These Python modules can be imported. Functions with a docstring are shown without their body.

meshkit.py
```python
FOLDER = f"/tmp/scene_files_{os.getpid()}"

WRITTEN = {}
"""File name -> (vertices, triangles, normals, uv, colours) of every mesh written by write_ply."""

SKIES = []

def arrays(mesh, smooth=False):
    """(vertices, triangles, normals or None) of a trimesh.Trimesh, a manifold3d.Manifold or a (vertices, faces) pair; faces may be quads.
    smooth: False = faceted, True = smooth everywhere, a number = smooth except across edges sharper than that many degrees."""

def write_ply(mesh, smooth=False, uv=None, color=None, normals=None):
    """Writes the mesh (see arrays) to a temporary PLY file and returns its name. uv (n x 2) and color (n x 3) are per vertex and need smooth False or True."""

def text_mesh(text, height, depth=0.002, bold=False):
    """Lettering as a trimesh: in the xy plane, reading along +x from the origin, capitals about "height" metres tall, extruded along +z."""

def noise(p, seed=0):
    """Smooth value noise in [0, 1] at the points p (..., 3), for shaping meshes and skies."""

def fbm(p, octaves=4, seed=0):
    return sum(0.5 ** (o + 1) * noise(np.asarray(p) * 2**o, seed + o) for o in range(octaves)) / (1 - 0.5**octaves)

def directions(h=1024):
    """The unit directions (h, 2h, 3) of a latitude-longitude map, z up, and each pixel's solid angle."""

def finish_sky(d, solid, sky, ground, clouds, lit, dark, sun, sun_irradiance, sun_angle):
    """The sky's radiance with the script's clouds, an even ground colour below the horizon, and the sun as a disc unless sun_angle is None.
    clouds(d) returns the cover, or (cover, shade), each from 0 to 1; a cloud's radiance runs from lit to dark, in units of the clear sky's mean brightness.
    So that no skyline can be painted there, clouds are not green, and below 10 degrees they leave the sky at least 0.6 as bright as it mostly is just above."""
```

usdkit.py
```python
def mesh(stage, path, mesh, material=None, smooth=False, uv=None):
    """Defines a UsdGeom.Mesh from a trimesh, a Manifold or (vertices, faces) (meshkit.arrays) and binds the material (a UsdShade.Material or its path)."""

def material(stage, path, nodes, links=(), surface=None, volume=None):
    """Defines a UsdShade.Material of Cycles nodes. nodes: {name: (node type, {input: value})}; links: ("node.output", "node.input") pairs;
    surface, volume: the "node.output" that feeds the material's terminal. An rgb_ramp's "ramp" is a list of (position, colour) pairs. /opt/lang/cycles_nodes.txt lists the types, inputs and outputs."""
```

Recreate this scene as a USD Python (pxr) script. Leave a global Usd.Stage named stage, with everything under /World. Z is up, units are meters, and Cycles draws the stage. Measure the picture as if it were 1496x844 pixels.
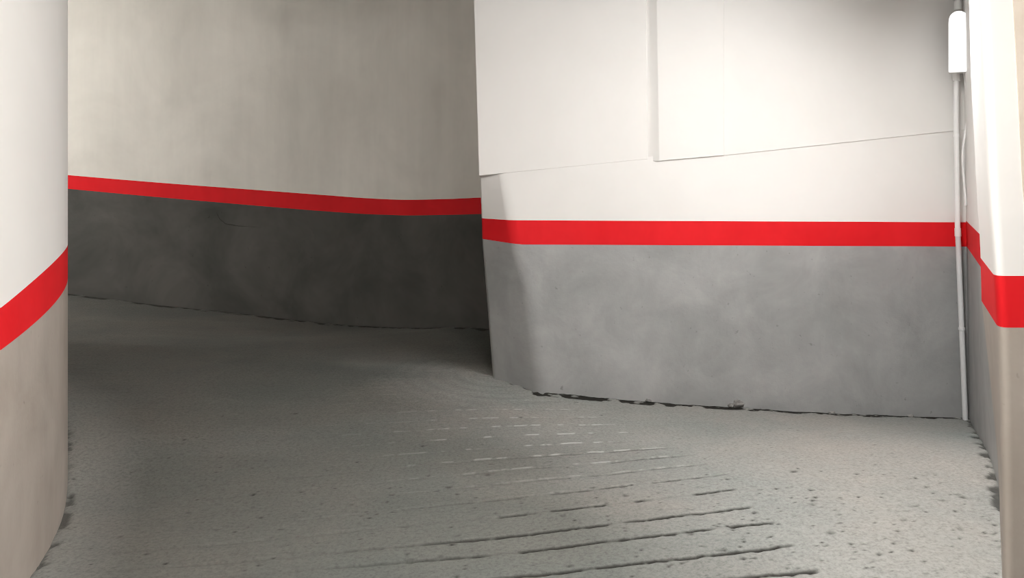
import math, numpy as np, trimesh, usdkit, meshkit
from shapely.geometry import Polygon
from scipy.interpolate import RBFInterpolator
from pxr import Usd, UsdGeom, UsdShade, Gf, Sdf, Vt

stage = Usd.Stage.CreateInMemory()
UsdGeom.SetStageUpAxis(stage, UsdGeom.Tokens.z)
UsdGeom.SetStageMetersPerUnit(stage, 1.0)
UsdGeom.Xform.Define(stage, '/World')
UsdGeom.Scope.Define(stage, '/World/Looks')

# ------------------------------------------------------------------ camera
F, CX, HY, EYE = 1150.0, 748.0, 247.0, 1.35        # focal length in px, principal column, horizon row, eye height (m)
cam = UsdGeom.Camera.Define(stage, '/World/camera')
AP = 36.0
cam.CreateHorizontalApertureAttr(AP)
cam.CreateVerticalApertureAttr(AP * 844 / 1496)
cam.CreateFocalLengthAttr(AP * F / 1496)
cam.CreateVerticalApertureOffsetAttr(-AP * (422 - HY) / 1496)
cam.CreateClippingRangeAttr(Gf.Vec2f(0.05, 100))
cam.CreateExposureAttr(0.0)
cam.AddTranslateOp().Set(Gf.Vec3d(0, 0, EYE))
cam.AddRotateXYZOp().Set(Gf.Vec3f(90, 0, 0))

# ------------------------------------------------------------------ lamps of the place plus one added fill (x, y, heading, strength, colour)
CEIL = EYE + 2.05                                           # ceiling over the far lane
CEIL_NEAR = EYE + 1.18                                      # lower ceiling over the near bay
CEILING_LAMPS = [
    (1.52, 3.2, 63, 100.0, (1.0, 0.992, 0.975), 'white tube batten hung from the ceiling before the flat panelled wall'),
    (0.45, 1.25, 60, 205.0, (1.0, 0.972, 0.935), 'white tube batten hung from the ceiling above the middle of the near lane'),
]
WALL_LAMP_STRENGTH = 1.3
CORE_FILL_LAMP = (108, EYE + 0.75, 760.0)                         # unseen fill lamp added on the core for the far wall: bearing, height, strength


# ------------------------------------------------------------------ helpers
def P(u, v, y):
    return np.array([(u - CX) / F * y, y, EYE - (v - HY) / F * y])

def zof(v, y): return EYE - (v - HY) / F * y
def xof(u, y): return (u - CX) / F * y

made = {}
def numbered(path):
    n = made.get(path, -1) + 1
    made[path] = n
    return path if n == 0 else f'{path}_{n:03d}'

def tag(prim, label=None, cat=None, group=None, kind=None):
    for k, val in (('label', label), ('category', cat), ('group', group), ('kind', kind)):
        if val: prim.SetCustomDataByKey(k, val)
    return prim

def thing(name, label, cat=None, loc=(0, 0, 0), rotz=0.0, group=None, kind=None):
    x = UsdGeom.Xform.Define(stage, numbered('/World/' + name))
    x.AddTranslateOp().Set(Gf.Vec3d(*map(float, loc)))
    if rotz: x.AddRotateZOp().Set(float(rotz))
    return tag(x.GetPrim(), label, cat, group, kind)

def obj(name, mesh, mat, parent=None, smooth=30, label=None):
    base = parent.GetPath().pathString if parent is not None else '/World'
    m = usdkit.mesh(stage, numbered(base + '/' + name), mesh, mat, smooth=smooth)
    if label: m.GetPrim().SetCustomDataByKey('label', label)
    return m.GetPrim()

def grid_faces(rows, cols, flip=False):
    i = np.arange(rows * cols).reshape(rows, cols)
    q = np.stack([i[:-1, :-1], i[:-1, 1:], i[1:, 1:], i[1:, :-1]], -1).reshape(-1, 4)
    return q[:, ::-1] if flip else q

def band(profile, n, lo, hi, rows, flip=False):
    """A wall surface: profile(z array n) -> (n, 2) plan points at height z; lo, hi heights per column."""
    lo, hi = np.broadcast_to(lo, n).astype(float), np.broadcast_to(hi, n).astype(float)
    out = []
    for t in np.linspace(0, 1, rows):
        z = lo + t * (hi - lo)
        out.append(np.column_stack([profile(z), z]))
    return np.concatenate(out), grid_faces(rows, n, flip)

def three_bands(root, profile, n, zb, zt, low, high, mats, rows=(14, 3, 16), flip=False, smooth=25):
    low = np.broadcast_to(low, n); high = np.broadcast_to(high, n)
    obj('dado', band(profile, n, low, zb, rows[0], flip), mats[0], root, smooth)
    obj('red_stripe', band(profile, n, zb, zt, rows[1], flip), mats[1], root, smooth)
    obj('plaster', band(profile, n, zt, high, rows[2], flip), mats[2], root, smooth)

def merge(*ms):
    return trimesh.util.concatenate([m if isinstance(m, trimesh.Trimesh) else trimesh.Trimesh(*m, process=False) for m in ms])

def sweep(points, radius, sides=14):
    pts = np.asarray(points, float)
    t = np.gradient(pts, axis=0); t /= np.linalg.norm(t, axis=1)[:, None]
    up = np.array([0, 1, 0.0]) if abs(t[0][1]) < 0.9 else np.array([1.0, 0, 0])
    a = np.cross(t, up); a /= np.linalg.norm(a, axis=1)[:, None]
    b = np.cross(t, a)
    th = np.linspace(0, 2 * np.pi, sides, endpoint=False)
    r = np.broadcast_to(radius, len(pts))
    ring = pts[:, None] + r[:, None, None] * (np.cos(th)[None, :, None] * a[:, None] + np.sin(th)[None, :, None] * b[:, None])
    v = ring.reshape(-1, 3); f = []
    for i in range(len(pts) - 1):
        for j in range(sides):
            k = (j + 1) % sides
            f += [[i * sides + j, i * sides + k, (i + 1) * sides + k], [i * sides + j, (i + 1) * sides + k, (i + 1) * sides + j]]
    c0, c1 = len(v), len(v) + 1
    v = np.vstack([v, pts[0], pts[-1]]); e = (len(pts) - 1) * sides
    for j in range(sides):
        k = (j + 1) % sides
        f += [[c0, k, j], [c1, e + j, e + k]]
    m = trimesh.Trimesh(v, f, process=False); m.fix_normals()
    return m

def rounded_slab(poly, y0, y1, c=0.006):
    """A block standing in the x-z plane between y0 (front, chamfered by c) and y1."""
    outer = np.asarray(poly, float)
    inner = np.array(Polygon(outer).buffer(-c, join_style=2).exterior.coords)[:-1]
    inner = np.array([inner[np.argmin(np.linalg.norm(inner - p, axis=1))] for p in outer])
    n = len(outer)
    mid = outer + (inner - outer) * 0.3
    rings = [np.column_stack([inner[:, 0], np.full(n, y0), inner[:, 1]]), np.column_stack([mid[:, 0], np.full(n, y0 + 0.3 * c), mid[:, 1]]),
             np.column_stack([outer[:, 0], np.full(n, y0 + c), outer[:, 1]]), np.column_stack([outer[:, 0], np.full(n, y1), outer[:, 1]])]
    v = np.vstack(rings); f = []
    for k in range(3):
        for j in range(n):
            q = (j + 1) % n
            a, b, c_, d = k * n + j, k * n + q, (k + 1) * n + q, (k + 1) * n + j
            f += [[a, b, c_], [a, c_, d]]
    for j in range(1, n - 1):
        f += [[0, j, j + 1], [3 * n, 3 * n + j + 1, 3 * n + j]]
    m = trimesh.Trimesh(v, f, process=False); m.fix_normals()
    return m

def smoothstep(a, b, x):
    t = np.clip((x - a) / (b - a), 0, 1)
    return t * t * (3 - 2 * t)


# ------------------------------------------------------------------ materials
def mat(name, nodes, links, surface='p.BSDF'):
    return usdkit.material(stage, '/World/Looks/' + name, nodes, links, surface=surface)

def paint(name, dark, light, rough=0.6, scale=1.3, bump=0.25, streak=0.0, speck=0.0, contrast=(0.3, 0.7), spec=0.15):
    """Painted plaster: blotches, fine trowel relief, optional vertical streaks and pin-holes."""
    n = {'g': ('geometry', {}),
         'blot': ('noise_texture', {'scale': scale, 'detail': 7.0, 'roughness': 0.62, 'distortion': 0.4}),
         'ramp': ('rgb_ramp', {'ramp': [(contrast[0], dark), (contrast[1], light)]}),
         'fine': ('noise_texture', {'scale': 55.0, 'detail': 4.0, 'roughness': 0.6}),
         'wavy': ('noise_texture', {'scale': 6.0, 'detail': 3.0, 'roughness': 0.5}),
         'h': ('math', {'math_type': 'multiply_add', 'value2': 0.25}),
         'b': ('bump', {'strength': bump, 'distance': 0.012}),
         'p': ('principled_bsdf', {'roughness': rough, 'specular_ior_level': spec})}
    l = [('g.position', 'blot.vector'), ('g.position', 'fine.vector'), ('g.position', 'wavy.vector'), ('blot.fac', 'ramp.fac'),
         ('fine.fac', 'h.value1'), ('wavy.fac', 'h.value3'), ('h.value', 'b.height'), ('b.normal', 'p.normal')]
    col = 'ramp.color'
    if streak:
        n['sm'] = ('mapping', {'mapping_type': 'point', 'scale': (5.0, 5.0, 0.6)})
        n['sn'] = ('noise_texture', {'scale': 1.0, 'detail': 5.0, 'roughness': 0.6})
        n['sr'] = ('rgb_ramp', {'ramp': [(0.35, (1 - streak,) * 3), (0.65, (1, 1, 1))]})
        n['sx'] = ('mix', {'mix_type': 'multiply', 'fac': 1.0})
        l += [('g.position', 'sm.vector'), ('sm.vector', 'sn.vector'), ('sn.fac', 'sr.fac'), (col, 'sx.color1'), ('sr.color', 'sx.color2')]
        col = 'sx.color'
    if speck:
        n['vn'] = ('noise_texture', {'scale': 26.0, 'detail': 2.0, 'roughness': 0.5})
        n['vr'] = ('rgb_ramp', {'ramp': [(0.20, (1 - speck,) * 3), (0.29, (1, 1, 1))]})
        n['vx'] = ('mix', {'mix_type': 'multiply', 'fac': 1.0})
        l += [('g.position', 'vn.vector'), ('vn.fac', 'vr.fac'), (col, 'vx.color1'), ('vr.color', 'vx.color2')]
        col = 'vx.color'
    l.append((col, 'p.base_color'))
    return mat(name, n, l)

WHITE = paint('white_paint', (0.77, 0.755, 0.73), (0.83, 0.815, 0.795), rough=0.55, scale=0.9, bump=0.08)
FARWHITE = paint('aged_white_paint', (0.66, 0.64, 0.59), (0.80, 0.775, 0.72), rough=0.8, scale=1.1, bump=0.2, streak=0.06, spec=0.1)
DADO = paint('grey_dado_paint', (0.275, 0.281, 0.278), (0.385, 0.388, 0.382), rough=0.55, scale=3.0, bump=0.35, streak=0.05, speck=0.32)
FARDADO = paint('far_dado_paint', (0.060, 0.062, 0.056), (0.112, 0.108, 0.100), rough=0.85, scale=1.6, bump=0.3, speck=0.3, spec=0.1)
BEIGE = paint('beige_dado_paint', (0.36, 0.315, 0.272), (0.45, 0.405, 0.36), rough=0.55, scale=2.6, bump=0.25, streak=0.10, speck=0.3)
RED = paint('red_stripe_paint', (0.66, 0.012, 0.017), (0.74, 0.020, 0.026), rough=0.7, scale=2.0, bump=0.12, streak=0.06, spec=0.1)
BEIGE_PLASTER = paint('beige_plaster', (0.60, 0.52, 0.43), (0.70, 0.62, 0.54), rough=0.7, scale=3.0, bump=0.3)
CEILING = paint('ceiling_paint', (0.66, 0.64, 0.60), (0.74, 0.72, 0.69), rough=0.8, scale=0.7, bump=0.1)
MORTAR = paint('mortar', (0.16, 0.155, 0.15), (0.30, 0.295, 0.28), rough=0.9, scale=20, bump=0.5)
CRACK = mat('dark_crack', {'p': ('principled_bsdf', {'base_color': (0.035, 0.035, 0.03), 'roughness': 0.9})}, [])
def plain(name, c, rough=0.4, metal=0.0):
    return mat(name, {'p': ('principled_bsdf', {'base_color': c, 'roughness': rough, 'metallic': metal})}, [])
PLASTIC = plain('white_plastic', (0.80, 0.80, 0.79), 0.35)
FLARE_WHITE = plain('white_flare_plastic', (0.78, 0.77, 0.76), 0.35)
FLARE_GREY = plain('pale_grey_flare_plastic', (0.62, 0.625, 0.63), 0.4)
STEEL = plain('zinc_steel', (0.55, 0.55, 0.55), 0.4, 0.8)
def glow(name, c, s):
    return mat(name, {'e': ('emission', {'color': c, 'strength': float(s)})}, [], surface='e.emission')

FLOOR = mat('ramp_concrete', {
    'g': ('geometry', {}),
    'big': ('noise_texture', {'scale': 0.9, 'detail': 5.0, 'roughness': 0.6, 'distortion': 0.3}),
    'ramp': ('rgb_ramp', {'ramp': [(0.3, (0.222, 0.240, 0.230)), (0.5, (0.264, 0.266, 0.252)), (0.70, (0.305, 0.290, 0.268))]}),
    'gr': ('noise_texture', {'scale': 70.0, 'detail': 4.0, 'roughness': 0.75}),
    'grr': ('rgb_ramp', {'ramp': [(0.30, (0.62, 0.62, 0.62)), (0.5, (1, 1, 1)), (0.72, (1.25, 1.24, 1.22))]}),
    'm1': ('mix', {'mix_type': 'multiply', 'fac': 0.8}),
    'pale_flecks': ('attribute', {'attribute': 'pale_flecks'}),
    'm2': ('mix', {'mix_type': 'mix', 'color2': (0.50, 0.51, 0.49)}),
    'darkening': ('attribute', {'attribute': 'tyre_dirt_shade'}),
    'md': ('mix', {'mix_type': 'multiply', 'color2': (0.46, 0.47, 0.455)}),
    'grime': ('attribute', {'attribute': 'grime'}),
    'm3': ('mix', {'mix_type': 'mix', 'color2': (0.022, 0.021, 0.018)}),
    'fine': ('noise_texture', {'scale': 120.0, 'detail': 3.0, 'roughness': 0.6}),
    'b': ('bump', {'strength': 0.35, 'distance': 0.006}),
    'p': ('principled_bsdf', {'roughness': 0.8, 'specular_ior_level': 0.12}),
}, [('g.position', 'big.vector'), ('g.position', 'gr.vector'), ('g.position', 'fine.vector'), ('big.fac', 'ramp.fac'), ('gr.fac', 'grr.fac'),
    ('ramp.color', 'm1.color1'), ('grr.color', 'm1.color2'), ('m1.color', 'md.color1'), ('darkening.fac', 'md.fac'), ('md.color', 'm2.color1'), ('pale_flecks.fac', 'm2.fac'),
    ('m2.color', 'm3.color1'), ('grime.fac', 'm3.fac'), ('m3.color', 'p.base_color'), ('fine.fac', 'b.height'), ('b.normal', 'p.normal')])

# ------------------------------------------------------------------ plan of the ramp: a helix of inner radius ~3 m and outer 6.5 m
YB = 4.79                                                     # front of the flat wall
# inner core: circle through measured plan points
core_uy = [(101, 3.5), (93, 3.2), (83, 3.0), (66, 2.77), (50, 2.61), (33, 2.5), (16.6, 2.416), (0, 2.35)]
cp = np.array([(xof(u, y), y) for u, y in core_uy])
A = np.column_stack([2 * cp, np.ones(len(cp))])
sol = np.linalg.lstsq(A, (cp ** 2).sum(1), rcond=None)[0]
CC, CR = sol[:2], math.sqrt(sol[2] + sol[0] ** 2 + sol[1] ** 2)
# outer wall
FC, FR = np.array([-4.55, 1.65]), 6.5
def far_hit(u):
    k = (u - CX) / F
    a, b, c = 1 + k * k, -2 * (k * FC[0] + FC[1]), FC @ FC - FR ** 2
    y = (-b + math.sqrt(b * b - 4 * a * c)) / (2 * a)
    return np.array([k * y, y])

def right_x(y, z):                                            # the leaning side wall
    return 2.772 - 0.51 * (YB - y) - 0.0162 * (z - 0.45)

# ------------------------------------------------------------------ floor heights
ctrl = []
for u, v in [(111, 429), (218, 443), (325, 454), (475, 471), (603, 477.5), (705, 478.5)]:
    h = far_hit(u); ctrl.append((h[0], h[1], zof(v, h[1])))
for u, v in [(790, 571), (900, 581), (973, 587), (1088, 594), (1200, 601), (1410, 608)]:
    ctrl.append(tuple(P(u, v, YB)))
ctrl += [tuple(P(718, 550, 5.0)), tuple(P(1440, 665, 3.457)), tuple(P(1455, 720, 3.02))]
for u, v, y in [(101, 677, 3.5), (96, 728, 3.27), (86, 761, 3.05), (67, 806, 2.78), (49, 839, 2.6)]:
    ctrl.append(tuple(P(u, v, y)))
ctrl += [(0, 2.0, EYE - 1.31), (1.3, 2.2, EYE - 1.25), (-1.2, 1.0, EYE - 1.33), (0, -3, EYE - 1.33), (3, -3, EYE - 1.30), (-4, -3, EYE - 1.3),
         (-8.5, 5.6, EYE - 1.05), (-10.5, 1.5, EYE - 0.75), (-6.0, 7.6, EYE - 1.2), (3.2, 4.9, EYE - 1.5), (-4.5, 1.6, EYE - 1.1), (2, 8, EYE - 1.35)]
ctrl = np.array(ctrl)
rbf = RBFInterpolator(ctrl[:, :2], ctrl[:, 2], kernel='thin_plate_spline', smoothing=0.004)
def floor_z(x, y): return rbf(np.column_stack([np.ravel(x), np.ravel(y)])).reshape(np.shape(x))
def on_floor(u, v):
    y = 1.33 * F / (v - HY)
    for _ in range(12):
        x = xof(u, y); y = (EYE - float(floor_z(np.array([x]), np.array([y]))[0])) * F / (v - HY)
    return np.array([xof(u, y), y])

def build_floor():
    xs = np.concatenate([np.arange(-11.4, -4.6, 0.09), np.arange(-4.6, -2.1, 0.03), np.arange(-2.1, 2.95, 0.0115), np.arange(2.95, 3.6, 0.06)])
    ys = np.concatenate([np.arange(-3.4, 1.9, 0.07), np.arange(1.9, 3.6, 0.0045), np.arange(3.6, 5.1, 0.0058), np.arange(5.1, 8.4, 0.014)])
    X, Y = np.meshgrid(xs, ys)
    cx, cy = np.linspace(-11.5, 3.7, 90), np.linspace(-3.5, 8.5, 80)
    CXg, CYg = np.meshgrid(cx, cy)
    from scipy.interpolate import RectBivariateSpline
    Z = RectBivariateSpline(cy, cx, floor_z(CXg, CYg))(ys, xs)
    N = lambda sx, sy, seed, oct=3: meshkit.fbm(np.stack([X * sx, Y * sy, np.zeros_like(X)], -1), oct, seed)
    grime, pale_flecks = np.zeros_like(X), np.zeros_like(X)
    relief = (N(1.2, 1.2, 3) - 0.5) * 0.010 + (N(7, 7, 8) - 0.5) * 0.004 + (N(45, 45, 9, 2) - 0.5) * 0.0022
    # the right limit of the scoring follows the bend
    rad = np.hypot(X - FC[0], Y - FC[1])
    crad = np.hypot(X - CC[0], Y - CC[1])
    # grooves measured in the photograph, then the same pitch up the ramp
    seen = [((687, 759), (1074, 716), 0.75), ((640, 793), (1097, 742), 1.0), ((553, 824), (1130, 764), 0.85), ((705, 845), (1160, 798), 1.0), ((880, 861), (1194, 833), 1.0)]
    th = math.radians(11.0)
    lines = []
    for a, b, s in seen:
        A_, B_ = on_floor(*a), on_floor(*b)
        d = (B_ - A_) / np.linalg.norm(B_ - A_)
        lines.append((A_, d, B_[0], s))
    rng = np.random.default_rng(5)
    w0 = -lines[0][0][0] * math.sin(th) + lines[0][0][1] * math.cos(th)
    for k in range(1, 34):
        w = w0 + 0.150 * k + rng.uniform(-0.012, 0.012)
        o = np.array([-w * math.sin(th), w * math.cos(th)])
        lines.append((o, np.array([math.cos(th), math.sin(th)]), None, (0.42, 0.5, 0.32)[k % 3] if k < 5 else 0.2))
    wl = -lines[4][0][0] * math.sin(th) + lines[4][0][1] * math.cos(th)
    for k in range(1, 8):
        w = wl - 0.165 * k
        o = np.array([-w * math.sin(th), w * math.cos(th)])
        lines.append((o, np.array([math.cos(th), math.sin(th)]), 0.98 + 0.02 * k, 0.9))
    wob = (N(2.2, 2.2, 21, 2) - 0.5) * 0.022 + (N(14, 14, 22, 2) - 0.5) * 0.006
    for i, (o, d, xe, s) in enumerate(lines):
        off = (X - o[0]) * -d[1] + (Y - o[1]) * d[0] + wob
        sel = np.nonzero((np.abs(off) < 0.05) & (rad < 5.9) & (crad > CR))
        if not len(sel[0]): continue
        off, x, y = off[sel], X[sel], Y[sel]
        end = (1 - smoothstep(xe - 0.015, xe + 0.012, x)) if xe is not None else (1 - smoothstep(5.60, 5.78, rad[sel]))
        end = end * smoothstep(CR + 0.1, CR + 0.3, crad[sel])
        zero = np.zeros_like(x)
        along = meshkit.fbm(np.stack([x * 7.5, zero + 3.7 * i, zero], -1), 3, 40 + i)
        broken = smoothstep(0.47, 0.59, along + 0.16 * s + 0.06 * np.clip(x, -1.5, 1))
        fine = smoothstep(0.22, 0.42, meshkit.fbm(np.stack([x * 32, zero + 5.3 * i, zero], -1), 2, 140 + i))
        broken = broken * (0.35 + 0.65 * fine)
        fade = 0.35 + 0.65 * smoothstep(-1.6, 0.4, x)
        prof = np.exp(-(off / (0.0090 if s > 0.6 else 0.0066)) ** 2)
        relief[sel] -= prof * end * fade * (0.0008 + 0.0095 * s * broken)
        darkening = s * broken * smoothstep(-0.9, 0.5, x - 0.25 * (y - 2.7))
        grime[sel] = np.maximum(grime[sel], np.exp(-(off / (0.0098 if s > 0.6 else 0.0075)) ** 4) * end * np.clip(1.5 * darkening + 0.12 * s, 0, 1))
        # pale lips and flecks beside the farther grooves
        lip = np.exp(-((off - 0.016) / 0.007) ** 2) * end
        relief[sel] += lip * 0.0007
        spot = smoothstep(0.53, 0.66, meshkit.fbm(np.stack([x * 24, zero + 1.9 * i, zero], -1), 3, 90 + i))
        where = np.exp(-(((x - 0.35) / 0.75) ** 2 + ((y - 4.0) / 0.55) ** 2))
        pale_flecks[sel] = np.maximum(pale_flecks[sel], 0.8 * lip * spot * where)
    # trowel rings round the wall's rounded end
    e = np.hypot(X + 0.13, Y - 5.02)
    relief += 0.0017 * np.sin(e * 2 * np.pi / 0.11) * smoothstep(0.8, 0.35, e) * (X < 0.2)
    # open joint along the flat wall, its rounded end, the side wall and the core
    jag = N(16, 16, 31, 4)
    def joint(dist, width, depth, amount, lo, hi):
        nonlocal relief, grime
        k = smoothstep(lo, hi, jag)
        wd = width * (0.35 + 1.3 * k)
        g = 1 - smoothstep(0.55 * wd, wd, dist)
        relief = relief - g * depth * (0.5 + 0.5 * k)
        grime = np.maximum(grime, g * amount * np.clip(0.35 + k, 0, 1))
    joint(np.where((X > 0.13) & (X < 2.95), np.abs(YB - Y), 9), 0.075, 0.010, 1.3, 0.20, 0.60)
    S0, S1 = np.array([-0.13, 5.0]), np.array([0.175, YB])
    t = np.clip(((X - S0[0]) * (S1 - S0)[0] + (Y - S0[1]) * (S1 - S0)[1]) / ((S1 - S0) @ (S1 - S0)), 0, 1)
    joint(np.hypot(X - S0[0] - t * (S1 - S0)[0], Y - S0[1] - t * (S1 - S0)[1]), 0.022, 0.012, 0.75, 0.3, 0.7)
    joint(np.where(Y < YB, np.abs(X - right_x(Y, 0.05)) * 0.89, 9), 0.030, 0.010, 0.8, 0.34, 0.66)
    joint(np.abs(crad - CR), 0.022, 0.008, 0.65, 0.40, 0.66)
    joint(np.where(Y > YB + 0.3, np.abs(rad - FR), 9), 0.080, 0.008, 0.85, 0.30, 0.60)
    # pits and chips of broken surface, most of them in the rough strip at the right
    rough = np.clip(smoothstep(3.55, 2.7, Y) * smoothstep(-0.2, 1.1, X) * 0.9 + 0.35 * smoothstep(4.2, 3.0, Y) + 0.08, 0, 1)
    rng = np.random.default_rng(11)
    for k in range(2300):
        px, py = rng.uniform(-1.9, 1.75), rng.uniform(2.15, 4.7)
        cx_ = smoothstep(3.55, 2.7, py) * smoothstep(-0.2, 1.1, px) * 0.9 + 0.28 * smoothstep(4.2, 3.0, py) + 0.05
        if rng.random() > cx_: continue
        r = 0.0045 + 0.008 * rng.random() ** 5
        i0, i1 = np.searchsorted(xs, [px - 0.06, px + 0.06]); j0, j1 = np.searchsorted(ys, [py - 0.05, py + 0.05])
        dx, dy = X[j0:j1, i0:i1] - px, (Y[j0:j1, i0:i1] - py) * rng.uniform(0.7, 1.4)
        g = np.exp(-((dx ** 2 + dy ** 2) / r ** 2) ** 1.5)
        deep = rng.random()
        relief[j0:j1, i0:i1] -= g * r * 0.3
        grime[j0:j1, i0:i1] = np.maximum(grime[j0:j1, i0:i1], g * (0.45 + 0.55 * deep))
    relief += rough * (N(38, 38, 51, 2) - 0.5) * 0.006
    tyre_shade = (1 - smoothstep(4.7, 5.75, rad + (N(1.5, 1.5, 61) - 0.5) * 0.5)) * smoothstep(CR - 0.1, CR + 0.4, crad) * 0.9 + 0.1  # lane dirt, with the floor's shade painted into the same colour
    tyre_shade = np.maximum(tyre_shade, smoothstep(4.9, 5.4, Y))  # shade of the far floor painted in as darker colour
    tyre_shade = np.clip(np.maximum(tyre_shade, 0) * (0.75 + 0.5 * N(0.8, 2.4, 62)), 0, 1)
    V = np.stack([X, Y, Z + relief], -1).reshape(-1, 3)
    m = usdkit.mesh(stage, numbered('/World/floor'), (V, grid_faces(len(ys), len(xs))), FLOOR, smooth=True)
    api = UsdGeom.PrimvarsAPI(m)
    for nm, arr in (('grime', grime), ('pale_flecks', np.clip(pale_flecks, 0, 1)), ('tyre_dirt_shade', tyre_shade)):
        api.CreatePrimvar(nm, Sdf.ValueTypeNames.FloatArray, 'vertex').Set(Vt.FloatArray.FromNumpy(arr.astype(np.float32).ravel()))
    tag(m.GetPrim(), 'grey scored concrete ramp floor with dark grooves and pits', kind='structure')
build_floor()

LOW = EYE - 1.9                                             # walls start below the floor

# ------------------------------------------------------------------ wall_left: the round core
def arc(c, r, a0, a1, n):
    a = np.linspace(a0, a1, n)
    return a, np.column_stack([c[0] + r * np.cos(a), c[1] + r * np.sin(a)])
n = 260
ang, pts = arc(CC, CR, math.radians(-75), math.radians(150), n)
def ang_of(u, y): return math.atan2(y - CC[1], xof(u, y) - CC[0])
top_px = [(99.5, 356, 3.48), (83, 376, 3.0), (66, 394, 2.77), (50, 411, 2.61), (33, 426, 2.5), (16.6, 438, 2.416), (0, 448, 2.35)]
bot_px = [(101, 403, 3.5), (93, 421, 3.2), (83, 436, 3.0), (66, 457, 2.77), (50, 474, 2.61), (33, 489, 2.5), (16.6, 500, 2.416), (0, 510, 2.35)]
def curve(px):
    a = np.array([ang_of(u, y) for u, v, y in px]); z = np.array([zof(v, y) for u, v, y in px])
    k = np.polyfit(a, z, 2)
    lo, hi = a.min(), a.max()
    def f(x):
        c = np.clip(x, lo, hi)
        return np.polyval(k, c) + np.where(x > hi, (x - hi) * 0.10, 0) + np.where(x < lo, (x - lo) * 0.10, 0)
    return f
root = thing('wall_left', 'curved white core wall with red stripe over a beige dado', kind='structure')
three_bands(root, lambda z: pts, n, curve(bot_px)(ang), curve(top_px)(ang), LOW, CEIL + 0.3, (BEIGE, RED, WHITE), flip=False, smooth=True)

# ------------------------------------------------------------------ wall_far: the outer wall of the bend
n = 320
fang, fpts = arc(FC, FR, math.radians(32.3), math.radians(172), n)
def fcurve(px):
    hs = [far_hit(u) for u, v in px]
    a = np.array([math.atan2(h[1] - FC[1], h[0] - FC[0]) for h in hs]); z = np.array([zof(v, h[1]) for (u, v), h in zip(px, hs)])
    o = np.argsort(a); a, z = a[o], z[o]
    from scipy.interpolate import PchipInterpolator
    p = PchipInterpolator(a, z)
    return lambda x: np.where(x > a[-1], z[-1] + (x - a[-1]) * 0.45, np.where(x < a[0], z[0] + (a[0] - x) * 0.1, p(np.clip(x, a[0], a[-1]))))
ft = fcurve([(103, 256), (261, 269), (389, 278.5), (475, 285), (545, 290), (582, 291.6), (640, 291), (700, 288.5)])
fb = fcurve([(103, 276), (261, 290.5), (389, 301.5), (475, 308.5), (545, 313), (582, 314.3), (640, 314), (700, 312.5)])
root = thing('wall_far', 'curved far wall in shade with dark red stripe over dark grey dado', kind='structure')
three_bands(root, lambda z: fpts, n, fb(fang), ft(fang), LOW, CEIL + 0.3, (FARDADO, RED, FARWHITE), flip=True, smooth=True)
def far_ribbon(px, w):
    v, f = [], []
    px = np.array(px, float)
    s = np.linspace(0, len(px) - 1, 24)
    u_, v_ = np.interp(s, range(len(px)), px[:, 0]), np.interp(s, range(len(px)), px[:, 1])
    line = []
    for a, b in zip(u_, v_):
        h = far_hit(a); inward = (FC - h) / np.linalg.norm(FC - h)
        q = h + inward * 0.001
        line.append((q[0], q[1], zof(b, h[1])))
    j = np.random.default_rng(3).uniform(0.5, 1.2, len(line))
    return sweep(np.array(line), w * j * np.sin(np.linspace(0.25, np.pi - 0.25, len(line))), 6)
obj('crack', far_ribbon([(316, 310), (321, 320), (330, 327), (350, 330), (382, 332)], 0.005), CRACK, root)

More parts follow.
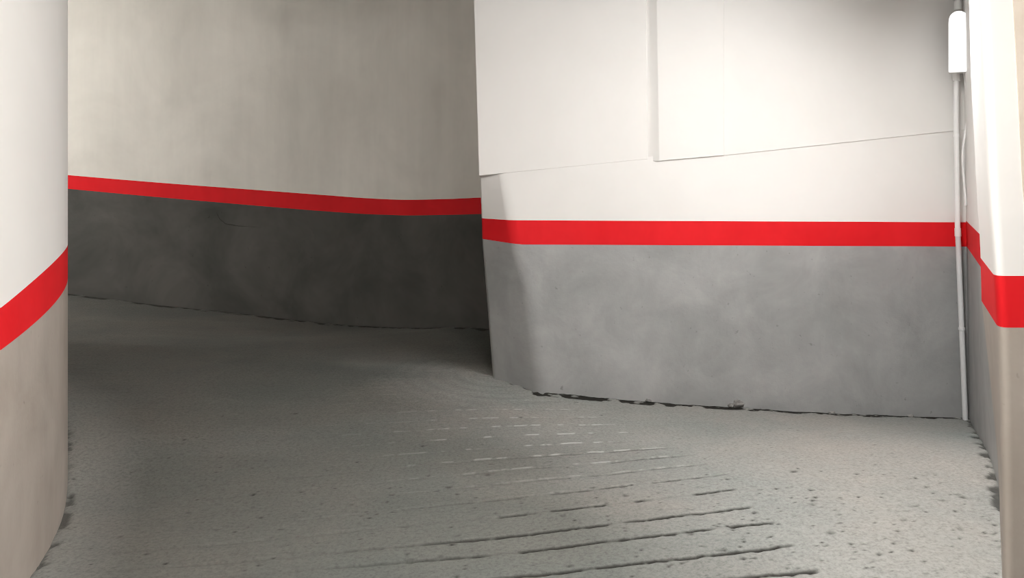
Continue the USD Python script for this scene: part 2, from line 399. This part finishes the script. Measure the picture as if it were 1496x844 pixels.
# ------------------------------------------------------------------ wall_back: the flat wall with its rounded end and the panels above
fu = lambda v: np.interp(v, [250, 262, 320, 360, 430, 500, 570, 700], [732, 734, 744, 751, 772, 780, 789, 800])
su = lambda v: np.interp(v, [250, 262, 355, 550, 700], [699, 700, 703, 718, 728])
M_END, M_FRONT = 26, 60
def back_profile_row(z):
    """Plan at one height: front right -> front left -> rounded end -> rear."""
    vF = HY + (EYE - z) * F / YB
    YS = float(np.interp(z - EYE, [-1.3, -0.47, -0.33, -0.05], [5.0, 4.95, 4.92, 4.85]))
    vS = HY + (EYE - z) * F / YS
    Fp, Sp = np.array([xof(fu(vF), YB), YB]), np.array([xof(su(vS), YS), YS])
    a = Fp + np.array([0.05, 0]); b = Fp + (Sp - Fp) * 0.14
    c = Sp + (Fp - Sp) * 0.10; d = Sp + np.array([0.012, 0.06])
    t = np.linspace(0, 1, 9)[:, None]
    r1 = (1 - t) ** 2 * a + 2 * t * (1 - t) * Fp + t * t * b
    r2 = (1 - t) ** 2 * c + 2 * t * (1 - t) * Sp + t * t * d
    front = np.column_stack([np.linspace(3.05, a[0], 60, endpoint=False), np.full(60, YB)])
    return np.vstack([front, r1, r2, [[d[0] + 0.02, 5.09], [0.3, 5.1], [3.05, 5.1]]])
nb = len(back_profile_row(1.0))
def back_profile(z):
    """Each column has its own height z."""
    zs = np.linspace(LOW - 0.01, CEIL + 0.31, 160)
    tab = back_profile.tab
    if tab is None:
        tab = back_profile.tab = np.array([back_profile_row(q) for q in zs])
    i = np.clip((np.asarray(z) - zs[0]) / (zs[1] - zs[0]), 0, len(zs) - 1.001)
    k = i.astype(int); t = (i - k)[:, None]; col = np.arange(nb)
    return tab[k, col] * (1 - t) + tab[k + 1, col] * t
back_profile.tab = None
plan = back_profile_row(EYE - 0.39)
bu = np.clip(plan[:, 0] / plan[:, 1] * F + CX, 690, 1430)
zb_ = zof(np.interp(bu, [700, 760, 1395], [351.5, 357, 360]), YB); zt_ = zof(np.interp(bu, [700, 760, 1395], [320.5, 321.7, 324.5]), YB)
root = thing('wall_back', 'flat white panelled wall with red stripe over a grey dado', kind='structure')
# the plaster band ends under the panels at the sloping joint
jt = EYE + np.interp(plan[:, 0], [xof(699, YB), xof(955, YB), xof(1395, YB)], [-0.037, 0.068, 0.243])
three_bands(root, back_profile, nb, zb_, zt_, LOW, jt + 0.006, (DADO, RED, WHITE), rows=(40, 4, 8), flip=True, smooth=28)
H = CEIL + 0.25
def slab(px, front, c=0.006):
    y = front
    poly = [(xof(u, y), H if v is None else zof(v, y)) for u, v in px]
    return rounded_slab(poly, front, 5.1, c)
obj('panel', slab([(699.5, 257), (946.5, 232.3), (943, None), (683, None)], 4.785, 0.007), WHITE, root)
# second panel stands proud, with a splayed left edge falling back to the first one
y2 = 4.775
def splayed():
    m = slab([(962, 235.5), (1058.5, 227), (1058.5, None), (953, None)], y2, 0.009)
    a0, a1 = P(944, 234.5, 4.803), P(962.5, 235.5, y2 + 0.001)
    b0, b1 = P(938, -238, 4.803), P(953.5, -238, y2 + 0.001)
    b0[2] = b1[2] = H
    rows, k = [], 9
    for t in np.linspace(0, 1, k):
        q = np.array([a0 + (a1 - a0) * t, b0 + (b1 - b0) * t])
        q[:, 1] = 4.803 + (y2 + 0.001 - 4.803) * t ** 1.3           # a shallow cove
        rows.append(q)
    v = np.concatenate([np.array([r[0] for r in rows]), np.array([r[1] for r in rows])])
    bottom = np.array([r[0] * [1, 0, 1] + [0, 4.80, 0] for r in rows])
    f = [[i, i + 1, k + i + 1] for i in range(k - 1)] + [[i, k + i + 1, k + i] for i in range(k - 1)]
    v2 = np.vstack([v, bottom])
    f += [[i, 2 * k + i, 2 * k + i + 1] for i in range(k - 1)] + [[i, 2 * k + i + 1, i + 1] for i in range(k - 1)]
    return merge(m, trimesh.Trimesh(v2, f, process=False))
obj('panel', splayed(), WHITE, root)
obj('panel', slab([(1055, 227.3), (1432, 187), (1432, None), (1055, None)], y2 + 0.008, 0.003), WHITE, root)
# crumbs of mortar stuck in the open joint
rng = np.random.default_rng(8)
for u, v, sx, sz in [(1079, 586, 0.034, 0.024), (1068, 589, 0.02, 0.013), (947, 582, 0.018, 0.010), (1215, 600, 0.022, 0.012), (1330, 604, 0.02, 0.009)]:
    s = trimesh.creation.icosphere(3); q = s.vertices
    q = q * (0.6 + 0.7 * meshkit.fbm(q * 2.2 + rng.uniform(0, 50), 3, 4))[:, None] * [sx, 0.018, sz]
    c = P(u, v + 3, YB - 0.002)
    obj('mortar_lump', (q + c, s.faces), MORTAR, root, 40)

# ------------------------------------------------------------------ wall_right: receding side wall
n = 50
ry = np.linspace(YB + 0.04, 2.72, n)
def right_profile(z): return np.column_stack([right_x(ry, z), ry])
root = thing('wall_right', 'narrow white side wall with red stripe between corner and pillar', kind='structure')
three_bands(root, right_profile, n, EYE - 0.468, EYE - 0.3135, LOW, CEIL + 0.3, (DADO, RED, WHITE), rows=(24, 4, 24), flip=True, smooth=True)

# ------------------------------------------------------------------ pillar
lu = lambda v: np.interp(v, [-300, 0, 100, 280, 350, 440, 560, 660, 720, 844, 1000], [1402, 1416, 1418, 1427, 1432, 1434, 1447, 1457, 1460, 1463, 1464])
pu = lambda v: np.interp(v, [-300, 0, 280, 403, 478, 600, 844, 1000], [1420, 1430, 1444, 1453, 1458.5, 1462, 1465, 1466])
def pillar_row(z):
    L = np.array([xof(lu(HY + (EYE - z) * F / 2.77), 2.77), 2.77]); C = np.array([xof(pu(HY + (EYE - z) * F / 2.3), 2.3), 2.3])
    t = np.linspace(0, 1, 11)[:, None]
    a, b = C + (L - C) * 0.10, C + np.array([0.035, 0])
    rnd = (1 - t) ** 2 * a + 2 * t * (1 - t) * C + t * t * b
    return np.vstack([[[2.3, 3.3], [2.1, 3.0], [L[0] + 0.03, 2.80]], [L], rnd, [[2.0, 2.3], [3.3, 2.3]]])
npil = len(pillar_row(1.0))
def pillar_profile(z): return np.array([pillar_row(q)[i] for i, q in enumerate(np.broadcast_to(z, npil))])
root = thing('pillar', 'white pillar with red stripe over a beige dado, chamfered at its corner', kind='structure')
three_bands(root, pillar_profile, npil, zof(478.5, 2.3), zof(403, 2.3), LOW, CEIL + 0.3, (BEIGE, RED, WHITE), rows=(26, 3, 26), flip=False, smooth=22)
ps = np.array([P(1478, -240, 2.297), P(1480, 0, 2.297), P(1486, 110, 2.297), P(1494, 270, 2.297), P(1500, 330, 2.297)])
pe = ps.copy(); pe[:, 0] = 2.2  # beige patch on the upper right of the pillar front
fs = np.vstack([ps, pe]); k = len(ps)
obj('beige_patch', (np.vstack([fs, fs + [0, 0.008, 0]]), [[i, k + i, k + i + 1] for i in range(k - 1)] + [[i, k + i + 1, i + 1] for i in range(k - 1)]
    + [[i, i + 1, 2 * k + i + 1] for i in range(k - 1)] + [[i, 2 * k + i + 1, 2 * k + i] for i in range(k - 1)]), BEIGE_PLASTER, root, False, label='beige plaster patch')

# ------------------------------------------------------------------ the rest of the bay behind the viewer
def straight(name, p0, p1, label):
    m = 24
    q = np.column_stack([np.linspace(p0[0], p1[0], m), np.linspace(p0[1], p1[1], m)])
    r = thing(name, label, kind='structure')
    three_bands(r, lambda z: q, m, EYE - 0.465, EYE - 0.315, LOW, CEIL + 0.3, (BEIGE, RED, WHITE), rows=(4, 2, 6), flip=True, smooth=True)
straight('wall_side', (3.3, 2.35), (3.3, -3.3), 'plain white side wall with red stripe beyond the pillar')
straight('wall_near', (3.3, -3.3), (-9.0, -3.3), 'plain white wall with red stripe closing the bay')
c0 = trimesh.creation.box((15.4, 7.4, 0.2)); c0.apply_translation((-3.9, 0.2, CEIL_NEAR + 0.1))
c1 = trimesh.creation.box((15.4, 0.2, CEIL - CEIL_NEAR)); c1.apply_translation((-3.9, 3.8, (CEIL + CEIL_NEAR) / 2 + 0.1))
c2 = trimesh.creation.box((15.4, 5.3, 0.2)); c2.apply_translation((-3.9, 6.35, CEIL + 0.1))
root = thing('ceiling', 'flat pale concrete ceiling stepping up over the far lane', kind='structure')
obj('slab', c0, CEILING, root); obj('fascia', c1, CEILING, root); obj('slab', c2, CEILING, root)

# ------------------------------------------------------------------ ceiling lamps
for i, (x, y, rz, s, c, label) in enumerate(CEILING_LAMPS):
    t = thing('ceiling_light', label, 'ceiling light', (x, y, CEIL_NEAR - 0.10), rz)
    body = trimesh.creation.box((1.26, 0.13, 0.045)); body.apply_translation((0, 0, -0.0225))
    obj('body', body, PLASTIC, t)
    for sg in (-1, 1):
        rod = trimesh.creation.cylinder(0.008, 0.10, sections=12); rod.apply_translation((0.42 * sg, 0, 0.05))
        obj('hanger', rod, STEEL, t)
    th = np.linspace(0, np.pi, 13)
    prof = np.column_stack([0.055 * np.cos(th), -0.046 - 0.045 * np.sin(th)])
    d = trimesh.creation.extrude_polygon(Polygon(prof), 1.20); q = d.vertices.copy()
    d.vertices = np.column_stack([q[:, 2] - 0.60, q[:, 0], q[:, 1]]); d.fix_normals()
    obj('diffuser', d, glow(f'tube_glow_{i}', c, s), t)
    for sg in (-1, 1):
        e = trimesh.creation.extrude_polygon(Polygon(prof * [1.08, 1.0] + [0, 0]).buffer(0.003), 0.02); q = e.vertices.copy()
        e.vertices = np.column_stack([q[:, 2] - 0.01 + sg * 0.611, q[:, 0], q[:, 1]]); e.fix_normals()
        obj('end_cap', e, PLASTIC, t)

# ------------------------------------------------------------------ wall lamps: an added one on the core lighting the far wall, one in the corner with the stand-in conduit
def bulkhead(root, hw, hh, strength):
    """Upright bulkhead facing local -y: back plate, domed glass."""
    def outline(sx, sz):
        a = [(-1, -0.97), (-0.9, -1), (0.9, -1), (1, -0.97), (1, 0.62)]
        top = [(math.cos(q) * 1.0, 0.62 + 0.36 * math.sin(q) ** 0.8) for q in np.linspace(0.25, np.pi - 0.25, 9)]
        return [(x * sx, z * sz) for x, z in a + top + [(-1, 0.62)]]
    obj('back_plate', rounded_slab(outline(hw, hh), 0.03, 0.075, 0.006), PLASTIC, root)
    obj('diffuser', rounded_slab(outline(hw * 0.97, hh * 0.985), -0.035, 0.03, 0.016), glow(f'bulkhead_glow_{int(strength * 10)}', (1.0, 0.985, 0.96), strength), root, 40)
ca = math.radians(CORE_FILL_LAMP[0])
cl = thing('wall_lamp', 'added unseen fill lamp on the round core wall, round the bend', 'wall lamp',
           (CC[0] + (CR + 0.075) * math.cos(ca), CC[1] + (CR + 0.075) * math.sin(ca), CORE_FILL_LAMP[1]), CORE_FILL_LAMP[0] + 90)
bulkhead(cl, 0.07, 0.17, CORE_FILL_LAMP[2])
LY = 4.56
axis = lambda v: P(np.interp(v, [-300, 0, 150, 330, 605, 640], [1401, 1399.5, 1396.5, 1399, 1410, 1411.5]), v, 4.70)
lamp_c = P(1400, 60, LY)
t = thing('wall_lamp', 'lit white bulkhead lamp high in the corner, on the conduit', 'wall lamp', lamp_c, -29.5)
hw, hh = 12.8 / F * LY, 45 / F * LY
bulkhead(t, hw, hh, WALL_LAMP_STRENGTH)
br = trimesh.creation.box((0.03, 0.16, 0.05)); br.apply_translation((0.0, 0.145, 0.0))
obj('bracket', br, STEEL, t)
collar = trimesh.creation.cylinder(0.021, 0.05, sections=20)
for vz in (8, 112):
    c2 = collar.copy(); c2.apply_translation(axis(vz) - lamp_c); c2.apply_transform(trimesh.transformations.rotation_matrix(math.radians(29.5), [0, 0, 1])); obj('gland', c2, PLASTIC, t)

t = thing('flare_conduit', 'slim pale vertical conduit shape standing in for a flare streak down the panelled wall corner', 'flare_conduit')  # pipe shape added to imitate the pale lens-flare streak
up = np.array([axis(v) for v in np.linspace(-40, 9, 24)]); up[0][2] = CEIL_NEAR
obj('upper_pipe', sweep(up, 0.0165), FLARE_WHITE, t, 40)
obj('middle_pipe', sweep(np.array([axis(v) for v in np.linspace(108, 340, 26)]), 0.0150), FLARE_WHITE, t, 40)
obj('lower_pipe', sweep(np.array([axis(v) for v in np.linspace(338, 617, 26)]), 0.0150), FLARE_GREY, t, 40, label='pale grey lower pipe')
obj('coupling', sweep(np.array([axis(v) for v in (333, 337, 341, 345)]), 0.0178), FLARE_WHITE, t, 40)
for v in (196, 478):
    obj('pipe_clip', sweep(np.array([axis(q) for q in (v, v + 2, v + 4)]), 0.0185), FLARE_GREY if v > 340 else FLARE_WHITE, t, 40)
# added cable beside the pipe, imitating glare below the lamp
pc = [(1409, 106), (1412, 135), (1413.5, 165), (1410, 195), (1406.5, 225), (1408, 260), (1411, 300)]
glare_pts = np.array([P(u, v, 4.66) for u, v in pc])
from scipy.interpolate import CubicSpline
cs = CubicSpline(np.arange(len(glare_pts)), glare_pts)(np.linspace(0, len(glare_pts) - 1, 60))
ob = obj('glare_strand', sweep(cs, 0.0065, 10), FLARE_WHITE, None, 40)
tag(ob, 'added white cable hanging from the corner lamp beside the conduit', 'glare_strip')
